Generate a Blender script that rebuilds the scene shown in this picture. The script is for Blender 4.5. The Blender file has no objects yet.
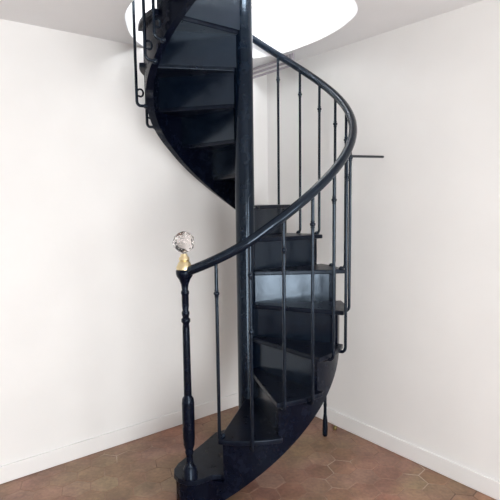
import bpy, bmesh, math, random
from mathutils import Vector, Matrix
random.seed(7)
S, Cc, PI = math.sin, math.cos, math.pi
COL = bpy.context.scene.collection

# ------------------------------------------------------------ measures (metres, stair axis at the origin)
H = 2.817                 # ceiling
FT = 3.198                # upper floor level
RISE = 0.2132; T1 = -0.6915; TS = 0.4675
TH0 = -0.4955; DB = 0.27036
RR = 0.66                 # rail radius
RT = 0.632                # tread radius
RSO, RSI = 0.600, 0.556   # stringer outer / inner
RP = 0.061                # pole radius
KX, KY, WA = 0.190, 1.111, 0.6674
K = Vector((KX, KY))
LD = Vector((-Cc(WA), -S(WA)))      # along the left wall towards the viewer
RD = Vector((S(WA), -Cc(WA)))       # along the right wall towards the viewer
LL, RL = 4.7, 5.0

def P(th, r, z): return Vector((r*S(th), -r*Cc(th), z))
def th_n(n): return T1 + TS*(n-1) + {2: -.03, 3: .02}.get(n, 0)
def Z(n): return RISE*n + {1: -.004, 2: .018, 3: .006}.get(n, 0)
def nose_z(th): return RISE*(1+(th-T1)/TS)
def W(l, r, z):
    v = K + LD*l + RD*r
    return Vector((v.x, v.y, z))

# ------------------------------------------------------------ materials
def new_mat(name):
    m = bpy.data.materials.new(name); m.use_nodes = True
    nt = m.node_tree
    return m, nt, nt.nodes['Principled BSDF']
def node(nt, t, **kw):
    n = nt.nodes.new(t)
    for k, v in kw.items():
        if k in n.inputs: n.inputs[k].default_value = v
        else: setattr(n, k, v)
    return n
def plaster(name, col, rough=0.75, var=0.03, bump=0.05, scale=3.0):
    m, nt, b = new_mat(name)
    tc = node(nt, 'ShaderNodeTexCoord')
    n = node(nt, 'ShaderNodeTexNoise', Scale=scale, Detail=3.0)
    nt.links.new(tc.outputs['Object'], n.inputs['Vector'])
    r = node(nt, 'ShaderNodeValToRGB')
    r.color_ramp.elements[0].position = .35; r.color_ramp.elements[1].position = .7
    r.color_ramp.elements[0].color = (*[c*(1-var) for c in col], 1)
    r.color_ramp.elements[1].color = (*col, 1)
    nt.links.new(n.outputs['Fac'], r.inputs['Fac'])
    nt.links.new(r.outputs['Color'], b.inputs['Base Color'])
    n2 = node(nt, 'ShaderNodeTexNoise', Scale=35.0, Detail=4.0)
    nt.links.new(tc.outputs['Object'], n2.inputs['Vector'])
    bp = node(nt, 'ShaderNodeBump', Strength=bump, Distance=.01)
    nt.links.new(n2.outputs['Fac'], bp.inputs['Height'])
    nt.links.new(bp.outputs['Normal'], b.inputs['Normal'])
    b.inputs['Roughness'].default_value = rough
    return m
def paint(name, col, worn, r0, r1, bump=.08, bscale=18.0, spec=.5):
    m, nt, b = new_mat(name)
    tc = node(nt, 'ShaderNodeTexCoord')
    n = node(nt, 'ShaderNodeTexNoise', Scale=14.0, Detail=6.0, Roughness=.65)
    nt.links.new(tc.outputs['Object'], n.inputs['Vector'])
    r = node(nt, 'ShaderNodeValToRGB')
    r.color_ramp.elements[0].position = .45; r.color_ramp.elements[1].position = .8
    r.color_ramp.elements[0].color = (*col, 1); r.color_ramp.elements[1].color = (*worn, 1)
    nt.links.new(n.outputs['Fac'], r.inputs['Fac'])
    nt.links.new(r.outputs['Color'], b.inputs['Base Color'])
    mr = node(nt, 'ShaderNodeMapRange'); mr.inputs['To Min'].default_value = r0; mr.inputs['To Max'].default_value = r1
    nt.links.new(n.outputs['Fac'], mr.inputs['Value'])
    nt.links.new(mr.outputs['Result'], b.inputs['Roughness'])
    n2 = node(nt, 'ShaderNodeTexNoise', Scale=bscale, Detail=3.0)
    nt.links.new(tc.outputs['Object'], n2.inputs['Vector'])
    bp = node(nt, 'ShaderNodeBump', Strength=bump, Distance=.01)
    nt.links.new(n2.outputs['Fac'], bp.inputs['Height'])
    nt.links.new(bp.outputs['Normal'], b.inputs['Normal'])
    b.inputs['Specular IOR Level'].default_value = spec
    b.inputs['Specular Tint'].default_value = (.68, .84, 1, 1)
    return m
M_WALL = plaster('white_wall_paint', (.79, .78, .763))
M_CEIL = plaster('ceiling_paint', (.76, .755, .76))
M_WELL = plaster('stairwell_white_paint', (.86, .86, .88))
M_BASE = plaster('baseboard_paint', (.80, .79, .775), rough=.45, bump=.02)
M_FRAME = plaster('window_frame_paint', (.8, .8, .8), rough=.4)
M_LINE = plaster('grey_line_paint', (.33, .30, .33), rough=.5)
M_WOODUP = plaster('upper_floor_boards', (.45, .36, .28), rough=.5)
M_BLACK = paint('black_gloss_paint', (.0016, .0024, .0075), (.004, .006, .015), .16, .36, spec=.17)
M_RISER = paint('black_riser_paint', (.002, .0045, .011), (.006, .011, .021), .10, .28, bump=.11, bscale=10.0, spec=.50)
M_TREAD = paint('worn_black_step_paint', (.002, .003, .008), (.010, .013, .023), .18, .42, bump=.10, bscale=12.0, spec=.20)
M_IRON = paint('black_iron_paint', (.0018, .004, .010), (.006, .011, .021), .07, .24, bump=.08, bscale=40.0, spec=.36)
M_POLE = paint('black_pole_paint', (.0018, .004, .010), (.005, .010, .018), .08, .22, bump=.05, bscale=20.0, spec=.28)

M_BRASS, nt, b = new_mat('aged_brass')
b.inputs['Base Color'].default_value = (.74, .62, .38, 1); b.inputs['Metallic'].default_value = 1
b.inputs['Roughness'].default_value = .38
M_DULL, nt, b = new_mat('tarnished_brass')
b.inputs['Base Color'].default_value = (.22, .17, .07, 1); b.inputs['Metallic'].default_value = .8; b.inputs['Roughness'].default_value = .45
M_GLASS, nt, b = new_mat('cut_glass')
b.inputs['Base Color'].default_value = (.93, .88, .86, 1); b.inputs['Transmission Weight'].default_value = 1
b.inputs['Roughness'].default_value = .06; b.inputs['IOR'].default_value = 1.5
M_PANE, nt, b = new_mat('window_glass')
b.inputs['Base Color'].default_value = (1, 1, 1, 1); b.inputs['Transmission Weight'].default_value = 1
b.inputs['Roughness'].default_value = 0.0

# terracotta: one hexagon tint per tile, kept in a colour attribute, over cloudy wear
M_TILE, nt, b = new_mat('terracotta_hexagon_tiles')
at = node(nt, 'ShaderNodeVertexColor'); at.layer_name = 'tint'
tc = node(nt, 'ShaderNodeTexCoord')
n1 = node(nt, 'ShaderNodeTexNoise', Scale=4.0, Detail=6.0, Roughness=.6)
nt.links.new(tc.outputs['Object'], n1.inputs['Vector'])
cr = node(nt, 'ShaderNodeValToRGB')
cr.color_ramp.elements[0].position = .3; cr.color_ramp.elements[1].position = .72
cr.color_ramp.elements[0].color = (.50, .43, .40, 1); cr.color_ramp.elements[1].color = (1.22, 1.20, 1.15, 1)
nt.links.new(n1.outputs['Fac'], cr.inputs['Fac'])
mx = node(nt, 'ShaderNodeMix', data_type='RGBA', blend_type='MULTIPLY'); mx.inputs['Factor'].default_value = 1
nt.links.new(at.outputs['Color'], mx.inputs['A']); nt.links.new(cr.outputs['Color'], mx.inputs['B'])
n3 = node(nt, 'ShaderNodeTexNoise', Scale=45.0, Detail=5.0)
nt.links.new(tc.outputs['Object'], n3.inputs['Vector'])
cr3 = node(nt, 'ShaderNodeValToRGB')
cr3.color_ramp.elements[0].position = .35; cr3.color_ramp.elements[1].position = .7
cr3.color_ramp.elements[0].color = (.85, .85, .85, 1); cr3.color_ramp.elements[1].color = (1.12, 1.1, 1.08, 1)
nt.links.new(n3.outputs['Fac'], cr3.inputs['Fac'])
mx2 = node(nt, 'ShaderNodeMix', data_type='RGBA', blend_type='MULTIPLY'); mx2.inputs['Factor'].default_value = 1
nt.links.new(mx.outputs['Result'], mx2.inputs['A']); nt.links.new(cr3.outputs['Color'], mx2.inputs['B'])
n5 = node(nt, 'ShaderNodeTexNoise', Scale=1.7, Detail=3.0)
nt.links.new(tc.outputs['Object'], n5.inputs['Vector'])
cr5 = node(nt, 'ShaderNodeValToRGB')
cr5.color_ramp.elements[0].position = .40; cr5.color_ramp.elements[1].position = .60
cr5.color_ramp.elements[0].color = (.90, .98, .80, 1); cr5.color_ramp.elements[1].color = (1.02, .90, .93, 1)
nt.links.new(n5.outputs['Fac'], cr5.inputs['Fac'])
mx3 = node(nt, 'ShaderNodeMix', data_type='RGBA', blend_type='MULTIPLY'); mx3.inputs['Factor'].default_value = 1
nt.links.new(mx2.outputs['Result'], mx3.inputs['A']); nt.links.new(cr5.outputs['Color'], mx3.inputs['B'])
nt.links.new(mx3.outputs['Result'], b.inputs['Base Color'])
bp = node(nt, 'ShaderNodeBump', Strength=.25, Distance=.01)
nt.links.new(n1.outputs['Fac'], bp.inputs['Height']); nt.links.new(bp.outputs['Normal'], b.inputs['Normal'])
b.inputs['Roughness'].default_value = .42

M_GROUT, nt, b = new_mat('pale_worn_grout')
tc = node(nt, 'ShaderNodeTexCoord')
n1 = node(nt, 'ShaderNodeTexNoise', Scale=2.6, Detail=4.0)
nt.links.new(tc.outputs['Object'], n1.inputs['Vector'])
cr = node(nt, 'ShaderNodeValToRGB')
cr.color_ramp.elements[0].position = .36; cr.color_ramp.elements[1].position = .66
cr.color_ramp.elements[0].color = (.12, .075, .055, 1); cr.color_ramp.elements[1].color = (.46, .37, .30, 1)
for ps in (.43, .57):
    e_ = cr.color_ramp.elements.new(ps); e_.color = (.27, .168, .12, 1)
nt.links.new(n1.outputs['Fac'], cr.inputs['Fac']); nt.links.new(cr.outputs['Color'], b.inputs['Base Color'])
b.inputs['Roughness'].default_value = .85

# ------------------------------------------------------------ mesh helpers
def obj(name, bm, mat, parent=None, smooth=None):
    bmesh.ops.recalc_face_normals(bm, faces=bm.faces)
    me = bpy.data.meshes.new(name); bm.to_mesh(me); bm.free()
    for m in (mat if isinstance(mat, (list, tuple)) else [mat]): me.materials.append(m)
    o = bpy.data.objects.new(name, me); COL.objects.link(o)
    if parent: o.parent = parent
    if smooth is not None:
        me.shade_smooth()
        if smooth < 180: me.set_sharp_from_angle(angle=math.radians(smooth))
    return o
def struct(name, bm, mat, smooth=None):
    o = obj(name, bm, mat, None, smooth); o['kind'] = 'structure'; return o
def tube(bm, pts, rad, seg=12, caps=True):
    pts = [Vector(p) for p in pts]; rads = rad if isinstance(rad, (list, tuple)) else [rad]*len(pts)
    rings = []; ref = None
    for i, p in enumerate(pts):
        a = pts[max(i-1, 0)]; c = pts[min(i+1, len(pts)-1)]
        t = (c-a).normalized()
        if ref is None:
            ref = Vector((1, 0, 0)) if abs(t.x) < .8 else Vector((0, 1, 0))
        ref = (ref - t*ref.dot(t)).normalized(); bn = t.cross(ref)
        rings.append([bm.verts.new(p + (ref*Cc(2*PI*k/seg) + bn*S(2*PI*k/seg))*rads[i]) for k in range(seg)])
    for i in range(len(rings)-1):
        for k in range(seg):
            bm.faces.new((rings[i][k], rings[i][(k+1) % seg], rings[i+1][(k+1) % seg], rings[i+1][k]))
    if caps:
        bm.faces.new(rings[0][::-1]); bm.faces.new(rings[-1])
def lathe(bm, c, prof, seg=20):
    """prof: list of (radius, z) from bottom to top around the vertical through c"""
    rings = []
    for r, z in prof:
        rings.append([bm.verts.new((c[0]+r*Cc(2*PI*k/seg), c[1]+r*S(2*PI*k/seg), z)) for k in range(seg)])
    for i in range(len(rings)-1):
        for k in range(seg):
            bm.faces.new((rings[i][k], rings[i][(k+1) % seg], rings[i+1][(k+1) % seg], rings[i+1][k]))
    bm.faces.new(rings[0][::-1]); bm.faces.new(rings[-1])
def prism(bm, pts, z0, z1, lift=0.0):
    """vertical prism over a 2-D outline"""
    lo = [bm.verts.new((p[0], p[1], z0)) for p in pts]; hi = [bm.verts.new((p[0], p[1], z1)) for p in pts]
    bm.faces.new(lo[::-1]); bm.faces.new(hi)
    n = len(pts)
    for i in range(n): bm.faces.new((lo[i], lo[(i+1) % n], hi[(i+1) % n], hi[i]))
def boxw(bm, l0, l1, r0, r1, z0, z1):
    """box in wall axes: l along the left wall, r along the right wall"""
    a = [W(l0, r0, 0), W(l1, r0, 0), W(l1, r1, 0), W(l0, r1, 0)]
    prism(bm, [(v.x, v.y) for v in a], z0, z1)
def bevel(o, w, seg=2, ang=40):
    m = o.modifiers.new('edge', 'BEVEL'); m.width = w; m.segments = seg; m.limit_method = 'ANGLE'; m.angle_limit = math.radians(ang)

# ------------------------------------------------------------ floor of hexagonal terracotta tiles
bm = bmesh.new()
cl = bm.loops.layers.color.new('tint')
TH = .075
a = [W(-TH, -TH, 0), W(LL+TH, -TH, 0), W(LL+TH, RL+TH, 0), W(-TH, RL+TH, 0)]
prism(bm, [(v.x, v.y) for v in a], -.06, -.0012)
for f in bm.faces:
    f.material_index = 1
    for lp in f.loops: lp[cl] = (.3, .2, .16, 1)
ff = .165; side = ff/math.sqrt(3); rot = math.radians(17)
pal = [(.285, .172, .120), (.295, .182, .126), (.28, .165, .116), (.30, .188, .134), (.28, .176, .126), (.29, .164, .110), (.30, .20, .145)]
for i in range(-40, 41):
    for j in range(-40, 41):
        x = ff*(i + (j % 2)*.5); y = 1.5*side*j
        cx, cy = x*Cc(rot)-y*S(rot), x*S(rot)+y*Cc(rot)-1.5
        d = Vector((cx, cy)) - K
        l, r = d.dot(LD), d.dot(RD)
        if not (-.12 < l < LL+.12 and -.12 < r < RL+.12): continue
        col = random.choice(pal); k = random.uniform(1.04, 1.18)
        col = (*[min(1, (c*k)**(1/2.2)) for c in col], 1)
        tz = random.uniform(-.0008, .0008); jit = random.uniform(-.02, .02); g = random.uniform(.972, .992)
        top = []; bot = []
        for q in range(6):
            an = rot + PI/6 + q*PI/3 + jit*.5
            hx = Vector((cx + side*g*Cc(an), cy + side*g*S(an)))
            dd = hx - K                                   # keep every tile inside the walls
            ll = min(max(dd.dot(LD), -.02), LL+.02); rr = min(max(dd.dot(RD), -.02), RL+.02)
            w = K + LD*ll + RD*rr
            w2 = w + (Vector((cx, cy))-w)*.03
            top.append(bm.verts.new((w2.x, w2.y, tz))); bot.append(bm.verts.new((w.x, w.y, -.002)))
        fs = [bm.faces.new(top)]
        for q in range(6): fs.append(bm.faces.new((bot[q], bot[(q+1) % 6], top[(q+1) % 6], top[q])))
        for f in fs:
            f.material_index = 0
            for lp in f.loops: lp[cl] = col
fl = struct('floor', bm, [M_TILE, M_GROUT])

# ------------------------------------------------------------ walls
bm = bmesh.new(); boxw(bm, -.15, LL+.15, -.15, 0, -.06, H); struct('wall_left', bm, M_WALL)
bm = bmesh.new(); boxw(bm, -.15, 0, 0, RL+.15, -.06, H); struct('wall_right', bm, M_WALL)
bm = bmesh.new(); boxw(bm, LL, LL+.15, 0, RL+.15, -.06, H); struct('wall_back', bm, M_WALL)
def holed_wall(name, l0, l1, r0, r1, z0, z1, opens):
    """wall along l with openings (la, lb, za, zb)"""
    bm = bmesh.new(); x = l0
    for la, lb, za, zb in opens:
        boxw(bm, x, la, r0, r1, z0, z1)
        if za > z0+.01: boxw(bm, la, lb, r0, r1, z0, za)
        boxw(bm, la, lb, r0, r1, zb, z1); x = lb
    boxw(bm, x, l1, r0, r1, z0, z1)
    struct(name, bm, M_WALL)
OP = [(.3, 1.2, 1.0, 2.5), (1.75, 3.5, .04, 2.2)]
holed_wall('wall_near', 0, LL, RL, RL+.15, -.06, H, OP)
UP = [(.6, 2.0, FT+.5, FT+2.2), (2.4, 3.9, FT+.5, FT+2.2)]
def window(name, la, lb, za, zb, rr):
    bm = bmesh.new(); w = .06
    for (a, b2, c, d) in [(la, la+w, za, zb), (lb-w, lb, za, zb), (la+w, lb-w, za, za+w), (la+w, lb-w, zb-w, zb),
                          ((la+lb)/2-w/2, (la+lb)/2+w/2, za+w, zb-w)]:
        boxw(bm, a, b2, rr+.07, rr+.12, c, d)
    struct(name, bm, M_FRAME)
for i, (la, lb, za, zb) in enumerate(OP): window('window_%d' % (i+1), la, lb, za, zb, RL)
for i, (la, lb, za, zb) in enumerate(UP): window('window_%d' % (i+3), la, lb, za, zb, RL)

# upper storey shell
ZT = FT+2.5
bm = bmesh.new(); boxw(bm, -.15, LL+.15, -.15, 0, FT, ZT); struct('wall_upper_left', bm, M_WALL)
bm = bmesh.new(); boxw(bm, -.15, 0, 0, RL+.15, FT, ZT); struct('wall_upper_right', bm, M_WALL)
bm = bmesh.new(); boxw(bm, LL, LL+.15, 0, RL+.15, FT, ZT); struct('wall_upper_back', bm, M_WALL)
holed_wall('wall_upper_near', 0, LL, RL, RL+.15, FT, ZT, UP)
bm = bmesh.new(); boxw(bm, -.15, LL+.15, -.15, RL+.15, ZT, ZT+.1); struct('ceiling_upper', bm, M_CEIL)

# ------------------------------------------------------------ ceiling with the round opening
hole_pts = [(.667, -.186), (.640, .010), (.560, .225), (.430, .435), (.270, .62), (.07, .722), (-.18, .74), (-.42, .68), (-.60, .56),
            (-.700, .38), (-.727, .20), (-.712, -.007), (-.678, -.187), (-.60, -.36), (-.49, -.52), (-.32, -.66), (-.1, -.735), (.14, -.735), (.36, -.65), (.53, -.50), (.62, -.35)]
hp = sorted([(math.atan2(y, x), math.hypot(x, y)) for x, y in hole_pts])
def hole_r(an):
    n = len(hp)
    for i in range(n):
        a0, r0 = hp[i]; a1, r1 = hp[(i+1) % n]
        if a1 < a0: a1 += 2*PI
        x = an
        if x < a0: x += 2*PI
        if a0 <= x <= a1:
            rm, rp_ = hp[i-1][1], hp[(i+2) % n][1]
            t = (x-a0)/(a1-a0)
            return .5*((2*r0)+(-rm+r1)*t+(2*rm-5*r0+4*r1-rp_)*t*t+(-rm+3*r0-3*r1+rp_)*t**3)
    return .7
corners = [W(-.15, -.15, 0), W(LL+.15, -.15, 0), W(LL+.15, RL+.15, 0), W(-.15, RL+.15, 0)]
def out_pt(an):
    d = Vector((Cc(an), S(an))); best = None
    for i in range(4):
        a, b2 = corners[i].xy, corners[(i+1) % 4].xy; e = b2-a
        den = d.x*e.y-d.y*e.x
        if abs(den) < 1e-9: continue
        t = (a.x*e.y-a.y*e.x)/den; u = (a.x*d.y-a.y*d.x)/den
        if t > 0 and -1e-6 <= u <= 1+1e-6 and (best is None or t < best): best = t
    return d*best
angs = sorted([-PI + 2*PI*(k+.5)/144 for k in range(144)] + [math.atan2(c.y, c.x) for c in corners])
def ring_slab(name, z0, z1, mat, inner=True):
    bm = bmesh.new(); R = []
    for an in angs:
        r = hole_r(an); o = out_pt(an)
        R.append([bm.verts.new((r*Cc(an), r*S(an), z0)), bm.verts.new((o.x, o.y, z0)), bm.verts.new((o.x, o.y, z1)), bm.verts.new((r*Cc(an), r*S(an), z1))])
    n = len(R)
    for i in range(n):
        a, b2 = R[i], R[(i+1) % n]
        for k in range(4): bm.faces.new((a[k], b2[k], b2[(k+1) % 4], a[(k+1) % 4]))
    return struct(name, bm, mat)
ring_slab('ceiling', H, H+.002, M_CEIL)
ring_slab('trim_1', H+.002, FT-.02, M_WELL)        # the white lining of the stairwell, as thick as the storey floor
ring_slab('floor_upper', FT-.02, FT, M_WOODUP)

# baseboards
def board(name, l0, l1, r0, r1):
    bm = bmesh.new(); boxw(bm, l0, l1, r0, r1, 0.001, .112); o = struct(name, bm, M_BASE); bevel(o, .004)
board('baseboard_left', 0, LL, 0, .016)
board('baseboard_right', 0, .016, .016, RL)
board('baseboard_back', LL-.016, LL, .016, RL)

# ------------------------------------------------------------ the spiral staircase (one thing)
stair = bpy.data.objects.new('spiral_staircase', None); COL.objects.link(stair)
stair['label'] = 'black painted spiral staircase winding up around a round pole into the ceiling opening'
stair['category'] = 'staircase'

bm = bmesh.new()
lathe(bm, (0, 0), [(.075, 0.001), (.075, .03), (RP+.004, .05), (RP, .07), (RP, 4.05), (RP+.01, 4.06), (RP+.01, 4.10), (.02, 4.13)], 40)
obj('centre_pole', bm, M_POLE, stair, 40)

TT = .028       # tread thickness
def arc(r, a0, a1, n=12): return [(r*S(a0+(a1-a0)*k/n), -r*Cc(a0+(a1-a0)*k/n)) for k in range(n+1)]
def tread_outline(n):
    a0, a1 = th_n(n), th_n(n+1)
    # rear edge runs parallel behind the next riser
    back = .034
    d1 = Vector((S(a1), -Cc(a1))); t1 = Vector((Cc(a1), S(a1)))
    rt = {5: .640, 6: .656, 7: .640}.get(n, RT)
    pts = arc(rt, a0, a1 + back/rt, 12)
    q = d1*(RP+.0) + t1*back*.8
    pts.append((q.x, q.y))
    pts += arc(RP-.01, a1+.25, a0, 4)
    return pts
# bottom step: widens into a rounded end that carries the newel post
out1 = [(-.045, .012), (-.13, .01), (-.215, -.045), (-.30, -.20), (-.38, -.355), (-.418, -.43), (-.432, -.49), (-.425, -.545), (-.395, -.590), (-.345, -.618),
        (-.29, -.618), (-.245, -.590), (-.195, -.562), (-.15, -.558), (-.105, -.575)] + \
       [(r*S(-.15), -r*Cc(-.15)) for r in (.60, .3, .05)] + [(0.0, -.045), (-.03, -.03)]
out1 = [(x+(.010 if x < -.22 else 0), y) for x, y in out1]
bm = bmesh.new(); prism(bm, out1, RISE-TT, RISE)
o = obj('tread', bm, M_TREAD, stair); bevel(o, .009, 3)
for n in range(2, 15):
    bm = bmesh.new(); prism(bm, tread_outline(n), Z(n)-TT, Z(n))
    o = obj('tread', bm, M_TREAD, stair); bevel(o, .006, 3)
# risers
def riser_geo(n, z0, z1, r1=RSI+.002, inset=.022, thick=.016):
    a = th_n(n); d = Vector((S(a), -Cc(a))); t = Vector((Cc(a), S(a)))
    q = [d*(RP-.012)+t*inset, d*r1+t*inset, d*r1+t*(inset+thick), d*(RP-.012)+t*(inset+thick)]
    bm = bmesh.new(); prism(bm, [(v.x, v.y) for v in q], z0, z1); return bm
obj('riser', riser_geo(1, .001, RISE-TT, r1=.50), M_RISER, stair)
for n in range(2, 16):
    obj('riser', riser_geo(n, Z(n-1)-.006, Z(n)-TT+.001), M_RISER, stair)

# outer stringer: sawtooth on top, helical lower edge, 45 mm thick
def low(th):
    off = .352
    if th > 4.2: off += .075*min(1, (th-4.2)/1.1)
    return max(.001, nose_z(th)-off)
cols = []
for n in range(1, 15):
    a0 = th_n(n)+.03; a1 = th_n(n+1)+.03
    if n == 1: a0 = -.60
    for k in range(9):
        a = a0+(a1-a0)*k/8
        cols.append((a + (1e-4 if k == 0 else 0), low(a), Z(n)-TT+.001))
bm = bmesh.new(); R = []
for a, z0, z1 in cols:
    z1 = min(z1, FT-.03)
    R.append([bm.verts.new(P(a, RSI, z0)), bm.verts.new(P(a, RSO, z0)), bm.verts.new(P(a, RSO, z1)), bm.verts.new(P(a, RSI, z1))])
for i in range(len(R)-1):
    for k in range(4): bm.faces.new((R[i][k], R[i+1][k], R[i+1][(k+1) % 4], R[i][(k+1) % 4]))
bm.faces.new(R[0]); bm.faces.new(R[-1][::-1])
obj('stringer', bm, M_BLACK, stair, 35)
# base block closing the rounded end of the bottom step
ins = []
cen = Vector((-.33, -.50))
blk = [(-.285, -.20), (-.36, -.355), (-.398, -.43), (-.411, -.49), (-.404, -.538), (-.378, -.573), (-.335, -.597), (-.29, -.597), (-.25, -.572), (-.21, -.548), (-.20, -.50), (-.24, -.35)]
bm = bmesh.new(); prism(bm, blk, .001, RISE-TT+.001)
obj('base_block', bm, M_BLACK, stair)

# newel post
NX, NY = RR*S(TH0)-.006, -RR*Cc(TH0)+.0
bm = bmesh.new(); z = RISE
lathe(bm, (NX, NY), [(.043, z), (.043, z+.012), (.038, z+.018), (.038, z+.055), (.030, z+.065), (.020, z+.085), (.018, z+.13), (.024, z+.15), (.021, z+.16),
    (.030, z+.19), (.033, z+.24), (.034, z+.43), (.031, z+.455), (.021, z+.47), (.0215, z+.48), (.019, z+.85), (.017, z+.873), (.024, z+.883), (.024, z+.897), (.016, z+.907),
    (.021, z+.925), (.021, z+.935), (.016, z+.945), (.019, z+.97), (.019, z+1.03), (.022, z+1.036), (.022, z+1.046), (.017, z+1.056), (.020, z+1.085), (.030, z+1.112), (.042, z+1.130), (.046, z+1.145), (.046, z+1.160), (.040, z+1.168), (.01, z+1.170)], 28)
nw = obj('newel_post', bm, M_BLACK, stair, 45)
bm = bmesh.new(); z = RISE+1.179
lathe(bm, (NX, NY), [(.042, z-.012), (.043, z), (.038, z+.010), (.031, z+.024), (.023, z+.032), (.029, z+.040), (.027, z+.050), (.019, z+.058), (.017, z+.070), (.008, z+.072)], 28)
o = obj('brass_cap', bm, M_BRASS, stair, 45)
bm = bmesh.new()
bmesh.ops.create_icosphere(bm, subdivisions=2, radius=.059, matrix=Matrix.Translation((NX, NY, z+.132)))
lathe(bm, (NX, NY), [(.013, z+.074), (.012, z+.082), (.014, z+.086)], 14)
o = obj('glass_finial', bm, M_GLASS, stair); o['label'] = 'faceted clear glass ball'

# handrail
def rail_z(th):
    z = 1.2755+.4721*(th-TH0)
    if th < TH0+2.2*DB:
        t = max(0, (th-TH0)/(2.2*DB)); z += .088*(1-t)**1.6
    return z
TEND = th_n(15)+.1
bm = bmesh.new(); n = 150
pts = [P(TH0+.035+(TEND-TH0-.035)*k/n, RR+.014, rail_z(TH0+.035+(TEND-TH0-.035)*k/n)) for k in range(n+1)]
pts[0] = Vector((NX+.02, NY-.004, RISE+1.153))
tube(bm, pts, .0255, 16); obj('handrail', bm, M_IRON, stair, 60)

# balusters
NB = int((TEND-TH0)/DB)
for i in range(1, NB+1):
    a = {13: 3.09, 18: 4.47, 19: 4.78, 20: 5.36, 21: 5.51, 22: 5.62, 23: 5.80}.get(i, TH0+DB*i)
    nn = max(1, math.floor((a+.012-T1)/TS)+1)
    tz = RISE*nn
    zb = tz - .03
    zb = {18: 2.23, 19: 2.33, 20: 2.51, 21: 2.60, 22: 2.80}.get(i, zb)
    if i in (8, 9, 10, 11): zb = tz+.005
    zt = rail_z(a)-.012
    if i == 1: zb = tz+.03
    path = [P(a, RR, zt), P(a, RR, (zt+zb)/2), P(a, RR, zb+.03)]
    for q in range(1, 7):
        ph = q/6*PI/2
        path.append(P(a, RR-.024*(1-Cc(ph)), zb+.03-.03*S(ph)))
    path.append(P(a, RSO+.004 if zb < tz-.02 or i == 1 else (RR-.026 if i in (8, 9, 10, 11) else RT-.012), zb-.002))
    bm = bmesh.new(); tube(bm, path, .0092, 10)
    bl = obj('baluster', bm, M_IRON, stair, 60)
    bm = bmesh.new(); c = P(a, RR, 0); kz = zt-.165
    lathe(bm, c.xy, [(.009, kz-.022), (.012, kz-.018), (.0095, kz-.012), (.015, kz-.005), (.0155, kz+.003), (.0095, kz+.010), (.012, kz+.016), (.009, kz+.020)], 12)
    obj('knob', bm, M_IRON, bl, 60)
    if i == 2:
        bm = bmesh.new(); bmesh.ops.create_uvsphere(bm, u_segments=12, v_segments=8, radius=.0155, matrix=Matrix.Translation(P(a, RR, 1.056)))
        obj('collar', bm, M_IRON, bl, 60)
    if 18 <= i <= 22:      # curled bracket between the bar and the string
        bm = bmesh.new(); cc = P(a, RR-.022, zb+.075); d_ = Vector((S(a), -Cc(a), 0))
        tube(bm, [cc + d_*(.022-.006*q/20)*Cc(q/20*1.75*PI) + Vector((0, 0, (.028-.010*q/20)*S(q/20*1.75*PI))) for q in range(21)], .006, 8)
        obj('scroll_bracket', bm, M_IRON, bl, 60)
    bm = bmesh.new()      # rosette nut where the foot meets the string
    bmesh.ops.create_uvsphere(bm, u_segments=12, v_segments=8, radius=.017, matrix=Matrix.Translation(path[-1]))
    obj('foot_nut', bm, M_IRON, bl, 60)

# support foot under the steps at the back
fx, fy = .566, .312
bm = bmesh.new()
lathe(bm, (fx, fy), [(.014, .001), (.019, .012), (.020, .06), (.018, .12), (.012, .17), (.011, .22), (.013, .24), (.011, .26), (.011, RISE*6-TT)], 16)
tube(bm, [(fx, fy, RISE*6-.06), (fx*.93, fy*.93, RISE*6-.06)], .009, 8)
obj('support_foot', bm, M_IRON, stair, 50)
# rod tying the balustrade to the right wall
nrm = Vector((Cc(WA), S(WA))); 
s0 = P(TH0+7*DB, RR, 2.0)
e = Vector((.9268, .1766, 2.018))
bm = bmesh.new(); tube(bm, [s0, e], .0085, 10)
ax = (e-s0).normalized()
obj('wall_tie', bm, M_IRON, stair, 60)

# ------------------------------------------------------------ small things
def thing(o, label, cat, group=None):
    o['label'] = label; o['category'] = cat
    if group: o['group'] = group
zz = [(2.802, .43, 'thin grey line running right under the ceiling in the corner, topmost of three'),
      (2.768, .47, 'thin grey line below the ceiling in the corner, middle one of three'),
      (2.736, .50, 'thin grey line below the ceiling in the corner, lowest of three')]
for z, ln, lab in zz:  # thin grey tubes draw three dark lines under the ceiling
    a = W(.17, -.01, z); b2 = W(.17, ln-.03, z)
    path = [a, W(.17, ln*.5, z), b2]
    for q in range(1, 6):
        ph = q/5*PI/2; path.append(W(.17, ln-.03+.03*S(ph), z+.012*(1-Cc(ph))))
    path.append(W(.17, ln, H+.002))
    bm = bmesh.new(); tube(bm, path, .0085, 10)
    thing(obj('ceiling_line', bm, M_LINE, None, 60), lab, 'pipe', 'lines under the ceiling in the corner')
bm = bmesh.new()
lathe(bm, (.655, .405), [(.008, .001), (.013, .006), (.016, .016), (.014, .026), (.007, .033), (.002, .035)], 14)
thing(obj('brass_knob', bm, M_DULL, None, 60), 'tiny dull brass knob lying on the tiles against the right baseboard', 'knob')

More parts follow.
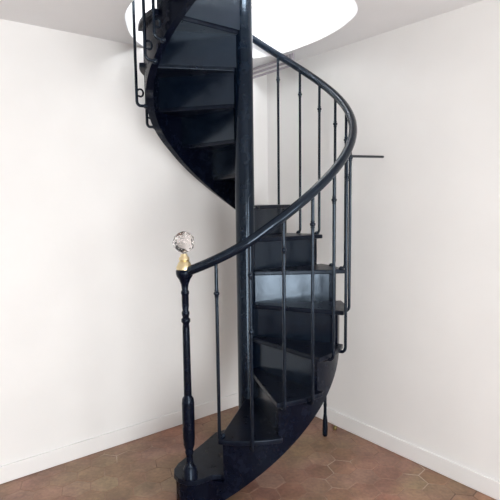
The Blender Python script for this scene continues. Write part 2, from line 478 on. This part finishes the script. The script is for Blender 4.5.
# ------------------------------------------------------------ light: daylight through the windows, up and down
def area(name, l, r, z, sx, sy, power, col, tgt):
    d = bpy.data.lights.new(name, 'AREA'); d.shape = 'RECTANGLE'; d.size = sx; d.size_y = sy; d.energy = power; d.color = col
    o = bpy.data.objects.new(name, d); COL.objects.link(o); o.location = W(l, r, z)
    o.rotation_euler = (Vector(tgt)).to_track_quat('-Z', 'Z').to_euler()
    return o
inw = Vector((-RD.x, -RD.y, 0))
def wl(name, op, power, col):
    la, lb, za, zb = op
    area(name, (la+lb)/2, RL+.05, (za+zb)/2, lb-la-.1, zb-za-.1, power, col, inw)
wl('daylight_window_1', OP[0], 38, (.97, .985, 1))
wl('daylight_window_2', OP[1], 142, (.97, .985, 1))
wl('daylight_window_3', UP[0], 380, (.9, .95, 1))
wl('daylight_window_4', UP[1], 380, (.9, .95, 1))

w = bpy.data.worlds.new('world'); bpy.context.scene.world = w; w.use_nodes = True
bg = w.node_tree.nodes['Background']; bg.inputs['Color'].default_value = (.75, .85, 1, 1); bg.inputs['Strength'].default_value = .8

# ------------------------------------------------------------ camera
f = 494.99; pi_, ro, ya = .10553, -.012785, -.0013
cam = bpy.data.cameras.new('camera'); co = bpy.data.objects.new('camera', cam); COL.objects.link(co)
cam.sensor_width = 36; cam.sensor_fit = 'HORIZONTAL'; cam.lens = f/500*36; cam.shift_y = 2.96/500; cam.clip_start = .05
right = Vector((Cc(ya), -S(ya), 0)); up = Vector((S(ya)*S(pi_), Cc(ya)*S(pi_), Cc(pi_)))
fwd = Vector((S(ya)*Cc(pi_), Cc(ya)*Cc(pi_), -S(pi_)))
c, s = Cc(ro), S(ro)
r2 = right*c + up*s; u2 = up*c - right*s
m = Matrix((r2, u2, -fwd)).transposed().to_4x4(); m.translation = Vector((.03284, -3.1856, 1.73865))
co.matrix_world = m
sc = bpy.context.scene; sc.camera = co
sc.view_settings.view_transform = 'Standard'; sc.view_settings.look = 'None'; sc.view_settings.gamma = 1
sc.view_settings.use_curve_mapping = False
sc.view_settings.exposure = 0.23
